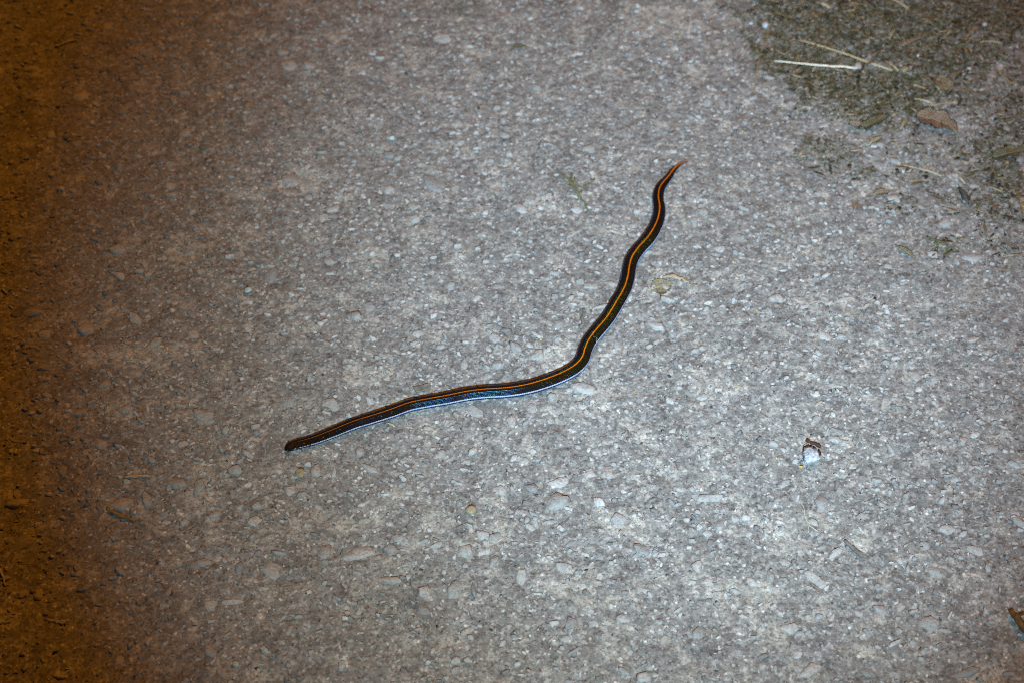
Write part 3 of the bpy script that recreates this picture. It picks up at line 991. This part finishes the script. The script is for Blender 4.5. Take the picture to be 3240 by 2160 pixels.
leaf('dead_leaf', (2962, 388), .045, .030, R(-28), DEAD_LEAF, 'torn orange brown leaf at the lower right of the mossy patch', lobes=2.5, seed=3, curl=.10)
leaf('dead_leaf', (3005, 408), .024, .017, R(-60), DEAD_LEAF, 'smaller orange brown leaf piece against the torn leaf', lobes=1.5, seed=9, curl=.12, lift=.002)
leaf('withered_leaf', (2766, 392), .042, .013, R(32), OLIVE_LEAF, 'narrow olive brown leaf at the lower edge of the mossy patch', seed=4, curl=.2)
leaf('tan_leaf', (2985, 272), .030, .020, R(-75), TAN_LEAF, 'upright tan leaf half sunk in the mossy patch', seed=5, curl=.12)
leaf('dead_leaf', (2862, 390), .017, .006, R(60), YELLOW_LEAF, 'small tan leaf bit between the olive leaf and the torn leaf', seed=6)
leaf('dead_leaf', (2425, 8), .030, .010, R(-15), DEAD_LEAF, 'orange brown leaf bit at the top edge left of the moss', seed=8)
leaf('dead_leaf', (2822, 102), .020, .007, R(70), YELLOW_LEAF, 'small yellow brown leaf bit in the middle of the mossy patch', seed=12)
leaf('dead_leaf', (2880, 138), .026, .008, R(30), DEAD_LEAF, 'narrow brown leaf bit slanting in the moss right of the yellow brown bit', seed=13)
leaf('dead_leaf', (2708, 656), .011, .008, R(65), DEAD_LEAF, 'tiny orange brown leaf scrap on clean grey asphalt', seed=14)
leaf('dead_leaf', (2790, 612), .017, .009, R(10), DEAD_LEAF, 'small pinkish brown leaf scrap right of the tiny orange scrap', seed=15)
leaf('dead_leaf', (3050, 625), .026, .007, R(-80), GREY_WOOD, 'narrow greyish leaf scrap right of the pinkish brown scrap', seed=16)
leaf('dead_leaf', (2710, 402), .018, .009, R(-20), DEAD_LEAF, 'curled brown leaf scrap at the left end of the olive leaf', seed=17, curl=.4)
leaf('dead_leaf', (2770, 448), .019, .006, R(35), STRAW, 'small straw-coloured leaf scrap under the olive leaf', seed=18, curl=.3)
leaf('dead_leaf', (3200, 490), .045, .016, R(15), OLIVE_LEAF, 'yellow brown shredded leaf at the right edge beside the moss', seed=19, lobes=3)
leaf('dead_leaf', (2870, 805), .022, .006, R(-50), TAN_LEAF, 'brown crumpled scrap left of the green moss strand', seed=20, curl=.4)
leaf('dead_leaf', (1645, 152), .018, .006, R(-5), OLIVE_LEAF, 'small olive leaf sliver on asphalt near the top edge', seed=21)

# yellowed curled leaf right of the snake: flat blade and a raised rolled edge
yl = leaf('curled_leaf', (2094, 908), .022, .020, R(20), YELLOW_LEAF, 'yellowed leaf with a curled brown rim lying right of the snake body', seed=22, curl=.05, lift=.0006, bend=.03)
P = onroad([(2096,886),(2112,882),(2128,880),(2145,888),(2162,892),(2176,904),(2200,922)], lift=.0035, n=22, wig=.0005)
Pl = [p - Vector(yl.location) for p in P]
mt = Matrix.Rotation(-R(20), 3, 'Z')
Pl = [mt @ p for p in Pl]
tube('curled_rim', Pl, [.0004 + .0017 * math.sin(math.pi * min(1, (i + 1) / 18)) ** .7 if i < 18 else .0005 for i in range(22)], DEAD_LEAF, sides=8, flat=.5, parent=yl, wob=.2)

# ------------------------------------------------------------------ loose pebbles
PEB = [hull_stone(13, 500 + i, 2.6) for i in range(5)]
def pebble(name, ctr, size, mat, label, k=0, rot=0.0, cat='pebble', rough=0.0):
    V, F = PEB[k % 5]
    me = mesh_np(name, V * np.array(size), F)
    bm = bmesh.new(); bm.from_mesh(me)
    bmesh.ops.subdivide_edges(bm, edges=bm.edges[:], cuts=1, smooth=.22, use_grid_fill=True)
    if rough:
        bmesh.ops.subdivide_edges(bm, edges=bm.edges[:], cuts=1, smooth=.1, use_grid_fill=True)
        rr = random.Random(k)
        for v_ in bm.verts:
            v_.co *= 1 + rr.uniform(-rough, rough)
    bm.to_mesh(me); bm.free()
    o = link(name, me, mat)
    p = at(*ctr)
    o.location = (p.x, p.y, h1(p) + size[2] * .42)
    o.rotation_euler = (0, 0, rot)
    return tag(o, label, cat)

qz = pebble('quartz_lump', (2563, 1449), (.0175, .0165, .0125), QUARTZ, 'crumbly bluish white lump on bare asphalt right of the snake', 4, 1.1, 'stone', rough=.14)
tw2 = tube('shade_strip', onroad([(2551,1396),(2566,1404),(2580,1409),(2598,1418)], lift=.0028, n=9, wig=.0004), [.0017, .0020, .0014, .0014, .0015, .0018, .0015, .0016, .0010], SHADE_MAROON, wob=.2)  # the lump's torch shadow along its top, modelled as a dark strip
tw3 = tube('shade_strip', onroad([(2591,1430),(2590,1440),(2592,1449),(2591,1457)], lift=.0035, n=7, wig=.0003), [.0006, .0013, .0014, .0011, .0009, .0008, .0004], SHADE_MAROON, wob=.2)  # second dark strip, giving shape to the shade on the lump's right side
tag(tw3, 'small upright dark strip shaped as the shade on the right side of the bluish white lump', 'shade strip')
tag(tw2, 'thin dark reddish brown strip shaped as the shadow above the bluish white lump', 'shade strip')
pebble('quartz_crumb', (2549, 1462), (.006, .005, .005), QUARTZ, 'small bluish crumb against the lower left of the crumbly white lump', 2, 1.0, 'stone')
pebble('pebble', (2422, 85), (.008, .010, .006), PALE_PEBBLE, 'white pebble beside the thin brown stem, left of the mossy patch', 2, .3)
pebble('pebble', (2376, 76), (.005, .005, .003), PALE_PEBBLE, 'tiny white pebble left of the white pebble near the top', 3, .3)
pebble('pebble', (787, 924), (.0085, .0080, .0055), BLUE_PEBBLE, 'pale blue pebble where the light turns orange, left of centre', 4, .1)
pebble('pebble', (1240, 441), (.0075, .007, .005), BLUE_PEBBLE, 'pale blue pebble in the upper left half, above the snake', 0, .9)
pebble('pebble', (1489, 1614), (.0095, .012, .005), TAN_PEBBLE, 'smooth tan pebble on grey asphalt below the snake', 3, .9)
pebble('pebble', (955, 1499), (.0105, .010, .004), TAN_PEBBLE, 'flat tan pebble below the snake head', 1, .9)
pebble('pebble', (2864, 227), (.011, .009, .006), TAN_PEBBLE, 'pinkish pebble at the lower right end of the long straw', 1, .2)
pebble('pebble', (429, 1622), (.0038, .0038, .003), PALE_PEBBLE, 'tiny white pebble above the dark orange twig, lower left', 2, .2)
pebble('pebble', (2621, 1439), (.004, .003, .003), PALE_PEBBLE, 'tiny white pebble right of the crumbly white lump', 4, .2)
pebble('pebble', (3065, 222), (.006, .005, .004), PALE_PEBBLE, 'small white pebble in brown litter left of the short slanting stem', 0, .5)
pebble('pebble', (2905, 180), (.005, .004, .004), PALE_PEBBLE, 'small white pebble in moss above the pinkish pebble', 1, .5)
pebble('pebble', (3115, 82), (.007, .006, .004), PALE_PEBBLE, 'pale pebble above the short level straw in the upper right corner', 4, .5)
pebble('dark_crumb', (1562, 1692), (.003, .003, .003), DARK_BIT, 'tiny black crumb on pale sand below the snake', 2, .5, 'crumb')
pebble('dark_crumb', (2768, 945), (.0032, .0036, .002), DARK_BIT, 'tiny black crumb on grey asphalt far right of the snake', 3, .5, 'crumb')
pebble('dark_crumb', (1514, 346), (.003, .004, .003), DARK_BIT, 'tiny dark crumb above the snake toward the top', 0, .5, 'crumb')

# thread across the snake
i0 = min(range(NS), key=lambda i: (pts[i] - at(1874, 1068, .005)).length)
c0 = pts[i0]; tt = (pts[i0 + 2] - pts[i0 - 2]).normalized(); sd = Vector((-tt.y, tt.x, 0)) * -1
if sd.x < 0: sd = -sd
P = []
for i in range(15):
    th = R(-20 + 105 * i / 14)
    a = radii[i0] + .0003
    P.append(c0 + sd * (a * math.sin(th)) + tt * (.0012 * math.sin(i * .9) - .00035 * i) + Vector((0, 0, a * .8 + .0006 + a * .8 * math.cos(th) - c0.z + .0002)))
o = tube('thread', P, [.00007 + .00009 * (i > 8) for i in range(15)], THREAD, sides=5)
tag(o, 'fine pale thread stuck across the back of the snake at mid body', 'thread')

# ------------------------------------------------------------------ uncountable litter and moss in the dirt patch
def scatter(n, seed, thr, lo, hi):
    g = np.random.default_rng(seed)
    P = np.stack([g.uniform(.10, .72, n * 4), g.uniform(.05, .66, n * 4)], -1)
    s = soil(P[:, 0], P[:, 1])
    P = P[s > g.uniform(lo, hi, len(s))][:n]
    return P, g

P, g = scatter(7000, 3, 0, .40, 1.1)
n = len(P)
L = g.uniform(.0015, .0045, n); a = g.uniform(0, 6.28, n); el = g.uniform(.15, 1.1, n)
wd = g.uniform(.0003, .0007, n)
z = hgt(P[:, 0], P[:, 1]) + .0006
b0 = np.stack([P[:, 0] - wd * np.sin(a), P[:, 1] + wd * np.cos(a), z], -1)
b1 = np.stack([P[:, 0] + wd * np.sin(a), P[:, 1] - wd * np.cos(a), z], -1)
b2 = np.stack([P[:, 0], P[:, 1], z - wd], -1)
tp = np.stack([P[:, 0] + L * np.cos(a) * np.cos(el), P[:, 1] + L * np.sin(a) * np.cos(el), z + L * np.sin(el)], -1)
V = np.stack([b0, b1, b2, tp], 1).reshape(-1, 3)
k4 = np.arange(n)[:, None] * 4
F = np.concatenate([k4 + [0, 1, 3], k4 + [1, 2, 3], k4 + [2, 0, 3]])
pal = np.array([(.060, .068, .016), (.090, .094, .026), (.050, .050, .018), (.12, .115, .042), (.08, .066, .030)])
col = np.repeat(np.concatenate([pal[g.integers(0, 5, n)], np.ones((n, 1))], 1), 4, 0)
mo = link('moss', mesh_np('moss', V, F, col=col), TINT)
mo['kind'] = 'stuff'; mo['label'] = 'dark olive moss and dirt on the road in the upper right corner'; mo['category'] = 'moss'

P, g = scatter(3600, 5, 0, .05, 1.0)
n = len(P)
L = .0020 + .013 * g.random(n) ** 3.2; a = g.normal(.0, 1.0, n); wd = np.minimum(.0028, L * g.uniform(.07, .32, n))
z = hgt(P[:, 0], P[:, 1]) + g.uniform(.001, .003, n)
ca, sa = np.cos(a), np.sin(a)
V = []
prof = [(-.5, .15), (-.2, 1), (.2, .9), (.5, .12)]
ph = g.uniform(-.18, .18, n)
for (s, w) in prof:
    for t in (-1, 1):
        for q in (0, -.0003):
            x = s * L; y = t * w * wd * .5
            V.append(np.stack([P[:, 0] + x * ca - y * sa, P[:, 1] + x * sa + y * ca, z + q + s * s * L * ph - .3 * (.25 - s * s) * L * ph], -1))
V = np.stack(V, 1)
fs = []
for i in range(3):
    A_, B_ = i * 4, i * 4 + 4       # order: (-,top) (-,low) (+,top) (+,low)
    fs += [(A_, B_, B_ + 2, A_ + 2), (A_ + 1, A_ + 3, B_ + 3, B_ + 1), (A_, A_ + 1, B_ + 1, B_), (A_ + 2, B_ + 2, B_ + 3, A_ + 3)]
fs = np.array(fs)
F = (fs[None] + (np.arange(n) * 16)[:, None, None]).reshape(-1, 4)
pal = np.array([(.14, .09, .04), (.20, .14, .07), (.09, .055, .03), (.30, .26, .17), (.18, .15, .09), (.06, .045, .025), (.24, .215, .16), (.09, .085, .04), (.045, .035, .02)])
col = np.repeat(np.concatenate([pal[g.integers(0, 9, n)], np.ones((n, 1))], 1), 16, 0)
P, g = scatter(14000, 9, 0, .15, 1.0)
n2 = len(P)
L = .0012 + .0055 * g.random(n2) ** 2.8; Wd = L * g.uniform(.35, .9, n2); Th = np.minimum(Wd, .0016) * g.uniform(.5, 1, n2)
V5, F5, i5 = batch(P, L, Wd, Th, g.normal(0, 1.2, n2), g.normal(0, .3, (n2, 2)), SMALL, hgt(P[:, 0], P[:, 1]) + .0007)
pal5 = np.array([(.030, .024, .014), (.05, .046, .022), (.07, .05, .03), (.022, .020, .012), (.15, .125, .09), (.27, .24, .21), (.32, .30, .29), (.10, .092, .05)])
col5 = np.concatenate([pal5[g.integers(0, 8, n2)][i5], np.ones((len(V5), 1))], 1)
cr = link('soil_crumbs', mesh_np('soil_crumbs', V5, F5, col=col5), TINT)
cr['kind'] = 'stuff'; cr['label'] = 'dark and pale soil crumbs scattered through the mossy corner'; cr['category'] = 'soil'
lt = link('leaf_litter', mesh_np('leaf_litter', V.reshape(-1, 3), F, col=col), TINT)
lt['kind'] = 'stuff'; lt['label'] = 'crumbled dry leaf and grass litter over the mossy corner'; lt['category'] = 'leaf litter'
